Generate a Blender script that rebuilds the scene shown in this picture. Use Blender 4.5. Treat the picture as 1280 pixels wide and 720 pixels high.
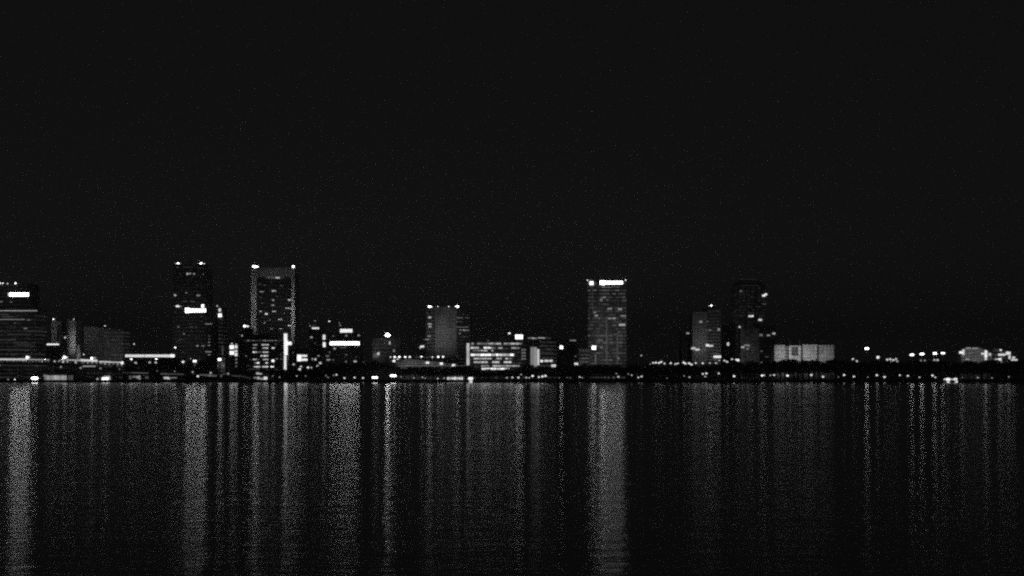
import bpy, math, random
from mathutils import Vector, Matrix
random.seed(7)
for o in list(bpy.data.objects): bpy.data.objects.remove(o)
S = bpy.context.scene
COL = S.collection

# ------------------------------------------------------------------ camera
F = 2000.0            # focal length in photo pixels (photo 1280 wide)
H = 8.0               # eye height above the water
HOR = 467.0           # row of the horizon in the photo
cam_d = bpy.data.cameras.new('camera')
cam = bpy.data.objects.new('camera', cam_d); COL.objects.link(cam)
cam.location = (0, 0, H); cam.rotation_euler = (math.radians(90), 0, 0)
cam_d.sensor_width = 36; cam_d.lens = 36 * F / 1280
cam_d.shift_y = (HOR - 360) / 1280
cam_d.clip_start = 0.5; cam_d.clip_end = 40000
S.camera = cam

# ------------------------------------------------------------------ night sky: the Sky Texture far below daylight strength, turned grey
W = bpy.data.worlds.new('World'); S.world = W; W.use_nodes = True
wt = W.node_tree; wt.nodes.clear()
wo = wt.nodes.new('ShaderNodeOutputWorld'); wb = wt.nodes.new('ShaderNodeBackground')
sk = wt.nodes.new('ShaderNodeTexSky'); sk.sky_type = 'NISHITA'; sk.sun_disc = False
sk.sun_elevation = math.radians(35); sk.sun_rotation = math.radians(160); sk.altitude = 0
sk.air_density = 0.6; sk.dust_density = 0.0
bw = wt.nodes.new('ShaderNodeRGBToBW')
mixc = wt.nodes.new('ShaderNodeMix'); mixc.data_type = 'FLOAT'
mixc.inputs[0].default_value = 0.85; mixc.inputs[3].default_value = 1.0     # city glow evens out the gradient
wt.links.new(sk.outputs[0], bw.inputs[0]); wt.links.new(bw.outputs[0], mixc.inputs[2])
wt.links.new(mixc.outputs[0], wb.inputs['Color'])
wb.inputs['Strength'].default_value = 0.0044
wt.links.new(wb.outputs[0], wo.inputs[0])
W.cycles.sampling_method = 'NONE'

S.view_settings.view_transform = 'Standard'; S.view_settings.look = 'None'
S.view_settings.exposure = 0; S.view_settings.gamma = 1
cy = S.cycles
cy.use_adaptive_sampling = False
cy.use_denoising = False; cy.denoiser = 'OPENIMAGEDENOISE'; cy.denoising_input_passes = 'RGB_ALBEDO_NORMAL'; cy.denoising_prefilter = 'ACCURATE'
cy.pixel_filter_type = 'GAUSSIAN'; cy.filter_width = 2.5
cy.max_bounces = 4; cy.glossy_bounces = 3; cy.diffuse_bounces = 1; cy.transmission_bounces = 2
cy.sample_clamp_direct = 0; cy.sample_clamp_indirect = 6
cy.use_light_tree = True
cy.caustics_reflective = True

FLOOD = .22
HAZE = .00033
GZ = 2.0              # level of the land above the water
SHORE_D = 1454.0

# ------------------------------------------------------------------ materials (all grey: the photograph has no colour)
MATS = {}
def new_mat(name):
    m = bpy.data.materials.new(name); m.use_nodes = True
    return m, m.node_tree, m.node_tree.nodes['Principled BSDF']
def rough(name, v, var=0.25, scale=0.35, r=0.85):
    if name in MATS: return MATS[name]
    m, t, b = new_mat(name)
    tc = t.nodes.new('ShaderNodeTexCoord'); n = t.nodes.new('ShaderNodeTexNoise')
    n.inputs['Scale'].default_value = scale; n.inputs['Detail'].default_value = 5
    cr = t.nodes.new('ShaderNodeValToRGB')
    a, c = v * (1 - var), v * (1 + var)
    cr.color_ramp.elements[0].color = (a, a, a, 1); cr.color_ramp.elements[0].position = 0.3
    cr.color_ramp.elements[1].color = (c, c, c, 1); cr.color_ramp.elements[1].position = 0.7
    t.links.new(tc.outputs['Object'], n.inputs['Vector']); t.links.new(n.outputs['Fac'], cr.inputs[0])
    t.links.new(cr.outputs[0], b.inputs['Base Color'])
    b.inputs['Roughness'].default_value = r
    MATS[name] = m; return m
def glass():
    if 'glass' in MATS: return MATS['glass']
    m, t, b = new_mat('dark_glass')
    b.inputs['Base Color'].default_value = (.015,) * 3 + (1,)
    b.inputs['Roughness'].default_value = 0.25
    b.inputs['Specular IOR Level'].default_value = 0.5
    MATS['glass'] = m; return m
NEE = (8.4, 4.8, 5.2, 6.2, 5.7, 4.9, 7.2, 17)
def emi(s):
    k = 'lit_%g' % s
    if k in MATS: return MATS[k]
    m, t, b = new_mat('light_%g' % s)
    b.inputs['Base Color'].default_value = (.6, .6, .6, 1)
    b.inputs['Emission Color'].default_value = (1, 1, 1, 1)
    b.inputs['Emission Strength'].default_value = s
    m.cycles.emission_sampling = 'FRONT' if s in NEE or s >= 4.5 else 'NONE'
    MATS[k] = m; return m
def office(s, cell=2.4, fh=3.6, seed=0, lo=0.25, power=2.0):
    """glazing with rooms lit behind it: brightness changes from one window to the next"""
    k = 'office_%g_%g_%g_%g' % (s, cell, seed, lo)
    if k in MATS: return MATS[k]
    m, t, b = new_mat('office_glazing')
    tc = t.nodes.new('ShaderNodeTexCoord'); mp = t.nodes.new('ShaderNodeMapping')
    mp.inputs['Scale'].default_value = (1 / cell, 0, 1 / fh); mp.inputs['Location'].default_value = (seed * 3.17, seed, seed * 1.3)
    fl = t.nodes.new('ShaderNodeVectorMath'); fl.operation = 'FLOOR'
    wn = t.nodes.new('ShaderNodeTexWhiteNoise'); wn.noise_dimensions = '3D'
    pw = t.nodes.new('ShaderNodeMath'); pw.operation = 'POWER'; pw.inputs[1].default_value = power
    mr = t.nodes.new('ShaderNodeMapRange'); mr.inputs['To Min'].default_value = lo * s; mr.inputs['To Max'].default_value = s * 1.6
    L = t.links.new
    L(tc.outputs['Object'], mp.inputs[0]); L(mp.outputs[0], fl.inputs[0]); L(fl.outputs[0], wn.inputs[0])
    L(wn.outputs['Value'], pw.inputs[0]); L(pw.outputs[0], mr.inputs['Value'])
    b.inputs['Base Color'].default_value = (.03, .03, .03, 1); b.inputs['Roughness'].default_value = .3
    b.inputs['Emission Color'].default_value = (1, 1, 1, 1)
    L(mr.outputs[0], b.inputs['Emission Strength'])
    m.cycles.emission_sampling = 'NONE'
    MATS[k] = m; return m
CONC = rough('concrete', .32); PALE = None; DARKC = rough('dark_stone', .10)
METAL = rough('painted_steel', .12, .15, 2, .5); ROOFM = rough('roof_gravel', .12)

def panels(name, v):
    m, t, b = new_mat(name)
    tc = t.nodes.new('ShaderNodeTexCoord'); sp = t.nodes.new('ShaderNodeSeparateXYZ'); cb = t.nodes.new('ShaderNodeCombineXYZ')
    ad = t.nodes.new('ShaderNodeMath'); br = t.nodes.new('ShaderNodeTexBrick'); nz = t.nodes.new('ShaderNodeTexNoise'); mu = t.nodes.new('ShaderNodeMix')
    L = t.links.new
    L(tc.outputs['Object'], sp.inputs[0]); L(sp.outputs[0], ad.inputs[0]); L(sp.outputs[1], ad.inputs[1]); L(ad.outputs[0], cb.inputs[0]); L(sp.outputs[2], cb.inputs[1])
    br.offset = 0; br.inputs['Scale'].default_value = 1; br.inputs['Brick Width'].default_value = 3.2; br.inputs['Row Height'].default_value = 3.6; br.inputs['Mortar Size'].default_value = .22
    br.inputs['Color1'].default_value = (v*.78,)*3 + (1,); br.inputs['Color2'].default_value = (v*1.12,)*3 + (1,); br.inputs['Mortar'].default_value = (v*.3,)*3 + (1,)
    nz.inputs['Scale'].default_value = .12; nz.inputs['Detail'].default_value = 6
    mu.data_type = 'RGBA'; mu.blend_type = 'OVERLAY'; mu.inputs[0].default_value = .75
    L(cb.outputs[0], br.inputs[0]); L(tc.outputs['Object'], nz.inputs[0]); L(br.outputs[0], mu.inputs[6]); L(nz.outputs['Fac'], mu.inputs[7]); L(mu.outputs[2], b.inputs['Base Color'])
    b.inputs['Roughness'].default_value = .85
    return m
PALE = panels('pale_panels', .58)
# ------------------------------------------------------------------ mesh helpers
class MB:
    def __init__(s): s.v = []; s.f = []
    def box(s, x0, x1, y0, y1, z0, z1):
        i = len(s.v)
        s.v += [(x0,y0,z0),(x1,y0,z0),(x1,y1,z0),(x0,y1,z0),(x0,y0,z1),(x1,y0,z1),(x1,y1,z1),(x0,y1,z1)]
        s.f += [(i,i+3,i+2,i+1),(i+4,i+5,i+6,i+7),(i,i+1,i+5,i+4),(i+1,i+2,i+6,i+5),(i+2,i+3,i+7,i+6),(i+3,i,i+4,i+7)]
        return s
    def prism(s, pts, y0, y1):
        """outline in x,z (counter-clockwise seen from the front) carried from y0 to y1"""
        i = len(s.v); n = len(pts)
        s.v += [(x, y0, z) for x, z in pts] + [(x, y1, z) for x, z in pts]
        s.f += [tuple(range(i, i + n)), tuple(range(i + 2*n - 1, i + n - 1, -1))]
        for k in range(n):
            j = (k + 1) % n
            s.f.append((i + j, i + k, i + n + k, i + n + j))
        return s
    def cone(s, p, q, r0, r1, n=8):
        p = Vector(p); q = Vector(q); d = (q - p).normalized()
        u = d.orthogonal().normalized(); w = d.cross(u); i = len(s.v)
        for c, r in ((p, r0), (q, r1)):
            for k in range(n):
                a = 2 * math.pi * k / n
                s.v.append(tuple(c + (u * math.cos(a) + w * math.sin(a)) * r))
        for k in range(n):
            j = (k + 1) % n; s.f.append((i + k, i + j, i + n + j, i + n + k))
        s.f.append(tuple(i + k for k in range(n - 1, -1, -1))); s.f.append(tuple(i + n + k for k in range(n)))
        return s
    def ball(s, c, rx, ry, rz, n=8, m=5):
        i = len(s.v)
        for a in range(1, m):
            t = math.pi * a / m
            for k in range(n):
                p = 2 * math.pi * k / n
                s.v.append((c[0] + rx*math.sin(t)*math.cos(p), c[1] + ry*math.sin(t)*math.sin(p), c[2] + rz*math.cos(t)))
        top = len(s.v); s.v.append((c[0], c[1], c[2] + rz)); bot = len(s.v); s.v.append((c[0], c[1], c[2] - rz))
        for a in range(m - 2):
            for k in range(n):
                j = (k + 1) % n; s.f.append((i+a*n+k, i+(a+1)*n+k, i+(a+1)*n+j, i+a*n+j))
        for k in range(n):
            j = (k + 1) % n
            s.f.append((top, i + k, i + j)); s.f.append((bot, i+(m-2)*n+j, i+(m-2)*n+k))
        return s
    def mesh(s, name, mat):
        me = bpy.data.meshes.new(name); me.from_pydata(s.v, [], s.f); me.materials.append(mat); me.update(); return me
def link(name, me, parent=None, loc=(0, 0, 0)):
    o = bpy.data.objects.new(name, me); COL.objects.link(o); o.location = loc
    if parent: o.parent = parent
    return o
def tag(o, label=None, cat=None, group=None, kind=None):
    if label: o['label'] = label
    if cat: o['category'] = cat
    if group: o['group'] = group
    if kind: o['kind'] = kind
    return o
def wx(px, D): return (px - 640) / F * D
def wz(y, D): return H + (HOR - y) / F * D

# ------------------------------------------------------------------ ground and water
def sheet(name, x0, x1, y0, y1, z, mat):
    me = bpy.data.meshes.new(name); me.from_pydata([(x0,y0,z),(x1,y0,z),(x1,y1,z),(x0,y1,z)], [], [(0,1,2,3)])
    me.materials.append(mat); return tag(link(name, me), kind='structure')

wm = bpy.data.materials.new('water'); wm.use_nodes = True; t = wm.node_tree; t.nodes.clear()
out = t.nodes.new('ShaderNodeOutputMaterial'); mx = t.nodes.new('ShaderNodeMixShader')
df = t.nodes.new('ShaderNodeBsdfDiffuse'); df.inputs['Color'].default_value = (.08, .08, .08, 1)
gl = t.nodes.new('ShaderNodeBsdfGlossy'); gl.distribution = 'BECKMANN'; gl.inputs['Color'].default_value = (1, 1, 1, 1)
gl.inputs['Anisotropy'].default_value = .55       # wavelets run towards the shore: slopes are steeper along y
tg = t.nodes.new('ShaderNodeCombineXYZ'); tg.inputs[0].default_value = 1; t.links.new(tg.outputs[0], gl.inputs['Tangent'])
fr = t.nodes.new('ShaderNodeFresnel'); fr.inputs['IOR'].default_value = 1.333
tc = t.nodes.new('ShaderNodeTexCoord')
def noise(scale, detail, rgh=.5, stretch=(1, 1, 1), rot=0):
    mp = t.nodes.new('ShaderNodeMapping'); mp.inputs['Scale'].default_value = stretch; mp.inputs['Rotation'].default_value = (0, 0, rot)
    n = t.nodes.new('ShaderNodeTexNoise'); n.inputs['Scale'].default_value = scale; n.inputs['Detail'].default_value = detail
    n.inputs['Roughness'].default_value = rgh
    t.links.new(tc.outputs['Object'], mp.inputs[0]); t.links.new(mp.outputs[0], n.inputs['Vector']); return n
n1 = noise(0.9, 4, .55, (.42, 1, 1), .12); n2 = noise(0.16, 2, .5, (.5, 1, 1), -.1)
add = t.nodes.new('ShaderNodeMath'); add.operation = 'MULTIPLY_ADD'; add.inputs[1].default_value = 1.6
t.links.new(n2.outputs['Fac'], add.inputs[0]); t.links.new(n1.outputs['Fac'], add.inputs[2])
n4 = noise(0.55, 6, .6, (1, .22, 1), .2)      # cross chop: breaks the streaks sideways
add2 = t.nodes.new('ShaderNodeMath'); add2.operation = 'MULTIPLY_ADD'; add2.inputs[1].default_value = .6
t.links.new(n4.outputs['Fac'], add2.inputs[0]); t.links.new(add.outputs[0], add2.inputs[2])
bp = t.nodes.new('ShaderNodeBump'); bp.inputs['Strength'].default_value = 1; bp.inputs['Distance'].default_value = 0.038
t.links.new(add2.outputs[0], bp.inputs['Height'])
n3 = noise(0.012, 3, .5, (.35, 1, 1), .05)           # wind patches: smoother and rougher areas
mr = t.nodes.new('ShaderNodeMapRange'); mr.inputs['From Min'].default_value = .35; mr.inputs['From Max'].default_value = .65
mr.inputs['To Min'].default_value = .115; mr.inputs['To Max'].default_value = .135
t.links.new(n3.outputs['Fac'], mr.inputs['Value']); t.links.new(mr.outputs[0], gl.inputs['Roughness'])
t.links.new(bp.outputs[0], gl.inputs['Normal']); t.links.new(bp.outputs[0], fr.inputs['Normal'])
t.links.new(fr.outputs[0], mx.inputs[0]); t.links.new(df.outputs[0], mx.inputs[1]); t.links.new(gl.outputs[0], mx.inputs[2])
t.links.new(mx.outputs[0], out.inputs[0])
sheet('water', -3000, 3000, -300, SHORE_D + 20, 0, wm)
sheet('ground', -4000, 4000, SHORE_D, 6000, GZ, rough('soil', .06, .3, .05, .95))
sheet('road', -1400, 1400, 1490, 1500, GZ + .004, rough('asphalt', .05, .15, .8, .9))
sheet('riverwalk', -1400, 1400, SHORE_D + .6, SHORE_D + 6, GZ + .004, rough('paving', .2, .15, 1.5, .85))

# shore wall with a cap, piles and ladders of dark timber
sw = link('seawall', None); tag(sw, 'dark concrete seawall running the whole length of the waterfront', 'seawall')
sw.location = (0, SHORE_D, 0)
m = MB(); m.box(-1400, 1400, 0, .6, -1, 2.0)
for k in range(280): m.box(-1400 + k*10 - .4, -1400 + k*10 + .4, -.25, -.002, -1, 1.9)
link('wall', m.mesh('wall', DARKC), sw)
link('cap', MB().box(-1400, 1400, -.35, .7, 2.002, 2.25).mesh('cap', rough('cap_stone', .16)), sw)

# ------------------------------------------------------------------ buildings
class Bld:
    def __init__(s, name, label, px0, px1, D, depth=30, cat='building', group=None):
        s.D = D; s.cx = wx((px0 + px1) / 2, D); s.depth = depth; s.px0 = px0; s.px1 = px1
        s.root = tag(link(name, None, loc=(s.cx, D, GZ)), label, cat, group)
    def x(s, px): return wx(px, s.D) - s.cx
    def z(s, y): return wz(y, s.D) - GZ if y is not None else 0.0
    def boxes(s, name, mat, lst, label=None):
        m = MB()
        for b in lst:
            d0, d1 = (b[4], b[5]) if len(b) > 4 else (0, s.depth)
            m.box(s.x(b[0]), s.x(b[1]), d0, d1, s.z(b[3]), s.z(b[2]))
        o = link(name, m.mesh(name, mat), s.root)
        if label: o['label'] = label
        return o
    def body(s, ytop, wall=CONC, fins=0, x0=None, x1=None, d0=0, d1=None, fh=3.8, band=None, y0=None, glow=None, piers=True, frac=.5, bands=True):
        """solid core, a ring of glazing on every floor, vertical fins and a parapet"""
        x0 = s.px0 if x0 is None else x0; x1 = s.px1 if x1 is None else x1; d1 = s.depth if d1 is None else d1
        X0, X1, Z0, Z1 = s.x(x0), s.x(x1), s.z(y0), s.z(ytop)
        m = MB().box(X0, X1, d0, d1, Z0, Z1)
        m.box(X0 - .3, X1 + .3, d0 - .3, d1 + .3, Z1 + .002, Z1 + .9)      # parapet
        w = X1 - X0
        if fins:
            for k in range(fins + 1):
                c = X0 + w * k / fins
                for yy in (d0 - .35, d1 + .003):
                    m.box(c - .18, c + .18, yy, yy + .347, Z0, Z1)
            nd = max(2, int((d1 - d0) / (w / fins)))
            for k in range(nd + 1):
                c = d0 + .2 + (d1 - d0 - .4) * k / nd
                m.box(X0 - .35, X0 - .003, c - .18, c + .18, Z0, Z1); m.box(X1 + .003, X1 + .35, c - .18, c + .18, Z0, Z1)
        link('wall', m.mesh('wall', wall), s.root)
        if bands:
            n = max(1, int((Z1 - Z0 - 1.5) / fh))
            for k in range(n):
                zb = Z0 + (Z1 - Z0 - 1.5) * (k + .35) / n
                mt = band(k, n) if band else glass()
                link('window_band', MB().box(X0 - .08, X1 + .08, d0 - .08, d1 + .08, zb, zb + fh * frac).mesh('window_band', mt), s.root)
        return s
    def plant(s, x0, x1, ytop, ybot, d0=8, d1=22):
        s.boxes('roof_plant', ROOFM, [(x0, x1, ytop, ybot, d0, d1)]); return s
    def lit(s, lst, name='lit_window', dd=-.5):
        """lst: centre x, centre y, width px, height px, strength"""
        for (cx_, cy_, w, h, e) in lst:
            m = MB().box(s.x(cx_ - w/2), s.x(cx_ + w/2), dd, dd + .35, s.z(cy_ + h/2), s.z(cy_ - h/2))
            if e in NEE or e >= 3:                                    # a sign case: steel box, lit face
                me = m.mesh(name, METAL); me.materials.append(emi(e)); me.polygons[2].material_index = 1
                link(name, me, s.root)
            else: link(name, m.mesh(name, emi(e)), s.root)
        return s
    def roof_lights(s, lst, d=1.0):
        """lamps on short masts: x, y, radius m, strength, foot y"""
        for (px, y, r, e, yf) in lst:
            a = link('roof_light', MB().cone((s.x(px), d, s.z(yf)), (s.x(px), d, s.z(y) - r), .15, .1, 6).mesh('light_mast', METAL), s.root)
            link('lamp', MB().ball((s.x(px), d, s.z(y)), r, r, r*.8).mesh('lamp', emi(e)), a)
        return s
    def flood(s, px, y, front, tx, ty, power, ang, blend=.6):  # facade floodlights, and added washes on dark walls with no fixture
        l = bpy.data.lights.new('floodlight', 'AREA'); a_ = math.radians(ang) * 1.1; l.spread = a_; l.size = 1.2
        l.energy = power * FLOOD * (1 - math.cos(a_ / 2)) * .42
        o = bpy.data.objects.new('floodlight', l); COL.objects.link(o); o.parent = s.root
        p = Vector((s.x(px), -front, s.z(y))); q = Vector((s.x(tx), 0, s.z(ty)))
        o.location = p; o.rotation_euler = (q - p).to_track_quat('-Z', 'Y').to_euler()
        return s

# --- the tower cut by the left edge
b = Bld('office_tower', 'broad dim tower cut by the left edge, bright bar sign near its top', -30, 46, 1620, 34)
b.body(386, DARKC, 18, band=lambda k, n: office(.02, 2.5, 3.8, 1, .3) if k % 3 else office(.03, 2.5, 3.8, 2, .5))
b.body(355, DARKC, 12, x0=-30, x1=38, d0=2, d1=30, y0=386)
b.lit([(24, 368.2, 24, 4.2, 8.4), (12, 368, 4, 4, 1.0)], 'bar_sign', -.2)
b.lit([(26, 388.4, 41, .9, .55), (-12, 388.4, 34, .9, .5), (14, 399.3, 34, .8, .3), (2, 393, 18, .7, .07), (36, 400, 4, 1, .2), (1, 377, 5, 1.2, .2),
       (14, 377.5, 3, 1.2, .15), (10, 396, 14, .7, .08), (19, 404, 3, 1, .12), (32, 410.5, 4, 1.4, .25), (24, 418, 30, .7, .05), (5, 425, 30, .8, .06), (30, 431, 20, .8, .05),
       (18, 437, 40, .8, .06)])
b.roof_lights([(-1, 354, 1.0, 4, 355), (3, 354, .7, 3, 355), (9, 354.4, .7, 1.5, 355), (19, 354, .9, 5, 355)])
b.flood(10, 340, 14, 24, 420, 9000, 95).flood(16, 440, 50, 16, 385, 12000, 90)  # second light is an added wash for the dark crown

# --- pale twin slabs
b = Bld('slab_tower', 'narrow tower of two pale floodlit slabs with a dark slot between', 64, 95, 1640, 22)
b.body(402, PALE, 0, x0=64, x1=77, band=lambda k, n: rough('screen', .45), frac=.35)
b.body(403, DARKC, 3, x0=77.2, x1=82.8, d0=3, d1=18)
b.body(401, PALE, 0, x0=83, x1=94.5, band=lambda k, n: rough('screen', .45), frac=.35)
b.roof_lights([(66.5, 399, .8, 4, 402), (92, 399, .6, 1.6, 401)])
b.lit([(81.5, 422, 2, 2, .9), (70, 405, 12, .8, .05)])
b.flood(71, 450, 40, 70, 410, 48000, 42).flood(88, 452, 30, 88.5, 425, 64000, 48)
b = Bld('low_building', 'small dark block with a short glowing sign at roof level before the twin slabs', 57, 73.5, 1600, 18)
b.body(432.5, DARKC, 3); b.lit([(65.8, 430.5, 15, 2, 1.6)], 'bar_sign', 0.5)
b.boxes('sign_frame', METAL, [(58.5, 73, 431.6, 433, 1, 1.4)])
b = Bld('stair_tower', 'slim pale lit stair tower at the right foot of the twin slabs', 95.8, 100, 1625, 8)
b.body(432, PALE, 0, frac=.3, band=lambda k, n: rough('screen', .45)); b.flood(98, 456, 18, 98, 440, 16000, 60)
b.lit([(104.8, 443.2, 1.6, 1.6, 1.0)], 'wall_lamp')
# --- two dim towers
b = Bld('office_tower', 'low dim office tower right of the twin slabs', 105, 129, 1660, 28)
b.body(410, CONC, 8, band=lambda k, n: office(.02, 2.5, 3.8, 4, .4))
b.plant(110, 122, 405, 409); b.flood(117, 452, 40, 117, 432, 2000, 70)
b = Bld('office_tower', 'dim striped office tower above the right end of the viaduct lights', 130, 154, 1650, 28)
b.body(412, CONC, 6, band=lambda k, n: office(.035, 2.5, 3.8, 5, .5))
b.roof_lights([(130.8, 407.3, .8, 1.4, 411), (137, 411, .5, .7, 412)])
b.flood(142, 452, 40, 142, 432, 10000, 70)

# --- long roof strip
b = Bld('market_hall', 'long low dark hall under one unbroken glowing roof strip', 154, 221, 1560, 40)
b.body(448, DARKC, 22, fh=4.2)
b.boxes('roof', ROOFM, [(153, 222, 447, 448, -2, 42)])
b.lit([(168, 444.8, 23.5, 3.2, 1.15), (196, 444.8, 31, 3.2, 1.2), (215, 444.7, 6, 3.6, 1.7)], 'roof_strip', 1)
b.boxes('strip_frame', METAL, [(155, 220, 443.4, 446.9, 1.5, 2.2)])
b.lit([(164.2, 449, 2.4, 1.8, 3.0), (195.5, 448.6, 2.4, 1.8, 4.2), (169.8, 453.6, 2.6, 1.8, .8), (187.3, 453, 2.4, 1.8, .75), (194.8, 453.2, 2.6, 1.9, .85), (196.5, 463.5, 1.4, 1.2, .12), (173, 460, 3, 1, .04)], 'wall_lamp', -.6)
b.roof_lights([(164.7, 429.8, .75, 1.3, 443), (216.3, 434.3, .95, 3.2, 443)], 10)

# --- dark tower with bar sign
b = Bld('office_tower', 'tall dark tower with corner roof lamps and a bright bar sign halfway', 217, 258, 1680, 34)
b.body(331, CONC, 10, x0=217, x1=258, band=lambda k, n: office(.007, 2.6, 3.8, 6, 0, 5))
b.plant(229, 248, 323, 330); 
b.boxes('mast', METAL, [(219, 219.4, 318, 331, 10, 10.4), (224, 224.3, 320, 331, 10, 10.3)])
b.roof_lights([(222.5, 329.2, 1.1, 6, 331), (220, 329.4, .6, 2, 331), (251, 329.2, 1.2, 9, 331), (255, 329.6, .7, 2.5, 331)])
b.lit([(234.5, 342.4, 2.4, 2.4, .6), (237.8, 342, 1.6, 1.8, .5), (242.6, 342.4, 1.8, 2, .45), (254, 343, 1.6, 1.6, .12), (222, 334, 2.4, 1, .1), (235, 334, 14, .6, .05), (250, 335, 8, .5, .05),
       (219, 369, 2.4, 2.2, .7), (233, 366, 2.4, 1.6, .2), (248, 369.3, 4.5, 1.8, .28), (231, 376.5, 6, .8, .08), (241, 376.8, 5, .8, .1), (222, 382.8, 3.8, 2.2, 1.6), (225.5, 383.2, 3, 1, .5),
       (223, 408.5, 2, 1.4, .22), (239, 408.6, 4, .7, .1), (245, 408.6, 3, .7, .08), (230, 417.3, 2.4, 1.2, .28), (226, 425, 8, .6, .03),
       (246.8, 432.2, 2.6, 1.6, .4), (253.8, 432.5, 3.6, 1.4, .22), (229, 440, 2, .8, .08), (219, 390, 2.2, .8, .07), (252, 395, 3, .7, .06)])
b.lit([(234.6, 388, 6, 6, 4.8), (247.5, 388.2, 20, 4, 5.2), (253.5, 382.6, 3.6, 4, 3.0)], 'bar_sign', -.8)
b.flood(228, 462, 60, 232, 415, 13000, 90, .8).flood(246, 462, 60, 244, 365, 12000, 70, .8)  # added washes lifting the dark body towards the sky tone
b = Bld('office_building', 'narrow dark annex with a column of dotted windows beside the bar sign tower', 258.4, 268, 1675, 24)
b.body(403, DARKC, 3)
b.lit([(260.3, 405, 7, 1, .35)] + [(261.6 + random.uniform(-.3, .3), 420 + 3.9*i, 2.4, 1.1, random.choice((.1, .22, .3))) for i in range(4)] +
      [(260.5, 439.6, 7.5, 1.2, .3), (261.5, 443.5, 3, 1.2, .28), (262, 458.6, 2, 1, .1), (265.2, 404.6, 2, .8, .15)])
b = Bld('office_building', 'slim dim building with two stacked lamps at the top', 270, 280, 1640, 18)
b.body(386, DARKC, 2, x0=273, x1=279, band=lambda k, n: office(.03, 2, 3.8, 9, .3))
b.body(400, CONC, 0, x0=270, x1=272.8, band=lambda k, n: glass())
b.lit([(275, 394.2, 4.6, 4.6, 2.0), (274.8, 387.5, 3, 3.6, 1.1), (271.7, 382.5, 1.6, 1.6, .9)], 'wall_lamp', -.8)
b.lit([(278.4, 438, 2, 12, .07)], 'stair_window')
b = Bld('low_building', 'low dim block with one bright lamp on its corner below the slim building', 271, 281, 1600, 16)
b.body(447.5, PALE, 3); b.lit([(274.6, 449.4, 4.2, 3, 3.4)], 'wall_lamp', -1)
b.flood(276, 458, 14, 276, 455, 3500, 90)
b = Bld('low_building', 'long dark low block behind the ramps beneath the tall dark tower', 222, 270, 1580, 24)
b.body(452, DARKC, 14, fh=4)
b.lit([(229, 452.4, 2.8, 2.4, 1.5), (243.6, 451.4, 4.4, 2.6, 2.6), (238.4, 448.4, 1.4, 1.2, .5), (243.6, 455.5, 1.4, 4, .12), (218.5, 464.2, 1.2, 1.2, .3)], 'wall_lamp', -1)

# --- small block with big lit windows
b = Bld('office_building', 'narrow block with four large glowing windows left of the wide lit office', 286, 301, 1600, 20)
b.body(425, DARKC, 4)
b.lit([(289.8, 434, 5.4, 4.8, 1.9), (295.2, 433.6, 3.2, 4, 1.3), (289.9, 441, 5.6, 4.6, 1.9), (295.2, 438.8, 3.4, 2.6, 1.2), (295.2, 443.2, 3.2, 4, 1.4), (290, 429.6, 2, 2, .7), (295.4, 430.2, 2, 1.4, .5)] +
      [(295.4, 449 + 4.4*i, 2.2, 2, .28 - .05*i) for i in range(3)])
b = Bld('office_building', 'dark block with one bright roof lamp left of the floodlit pier tower', 301.5, 313, 1625, 20)
b.body(412, DARKC, 3)
b.lit([(307.8, 445.2, 1.8, 2, .25), (303.8, 435, 4, 2.6, 1.8), (302.6, 419.6, 1.8, 2, .5)])
b.roof_lights([(305.6, 407.6, 1.6, 3.4, 412), (309.4, 407.8, 1.2, 1.6, 412)])

# --- wide office with lit rows
b = Bld('office_building', 'wide low office with rows of lit windows and a bright vertical edge light', 301.6, 360, 1560, 36)
b.body(425, DARKC, 14, x0=303, x1=354.5, fh=3.6)
b.plant(315, 335, 418, 424)
rows = [(431, [(319, 6, .5), (331.5, 9, .8)]), (435, [(318.4, 4.6, .35), (331.6, 7, .6), (341.6, 4, 1.1)]), (440.2, [(318.6, 5.6, .9), (324.5, 4, .18), (331.8, 7, .85)]),
        (444.8, [(328.6, 6, .75), (333, 5, .8)]), (449.3, [(318.6, 5, .6), (323, 2, .3), (332, 7, .6)]), (453.6, [(319.6, 3, .3), (322.6, 3.4, 1.5), (333.4, 3.4, .9)]),
        (458.4, [(319.4, 4.4, .7), (323.6, 4.6, .8), (331.6, 7.4, .9), (340.4, 4.2, 1.6)])]
lst = []
for y, ws in rows:
    for (x, w, e) in ws:
        n = max(1, round(w / 2.3))
        for k in range(n): lst.append((x - w/2 + w*(k + .5)/n, y, w/n - .35, 1.7 if e > .5 else 1.3, round(e * random.uniform(.7, 1.5), 1) or .1))
for k in range(22): lst.append((306 + k*2.15, 425.8, 1.4, .9, random.choice((.08, .15, .3, .1, .5) if 294 < 306 + k*2 < 350 else (.1,))))
lst += [(341.3, 451, 3.4, 3, 1.8), (346, 448.6, 3, 1.2, .25), (352, 449, 3, 1, .12), (345, 430, 3, 1, .1), (351, 443.4, 2, 1, .12), (307.7, 445, 1.6, 1.6, .2), (313, 449.4, 1.6, 1, .1), (310, 457, 3, .7, .08)]
b.lit(lst[:95])
b.boxes('edge_fin', METAL, [(355.2, 360, 416, 463, -.2, 6)])
b.lit([(357, 421, 4.2, 8, 1.5), (357.4, 434.5, 4.6, 19, 1.6), (356.6, 453.6, 3, 18, 1.3)], 'edge_light', -.8)
b.lit([(362, 429.2, 5.4, 4, 1.7)], 'wall_lamp', -.8)
b.lit([(351, 462, 14, .8, .1), (318, 461.6, 14, .8, .06)], 'canopy_light', -2)

b.flood(328, 470, 40, 328, 442, 3500, 100)  # added wash so the dark office front shows
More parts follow.
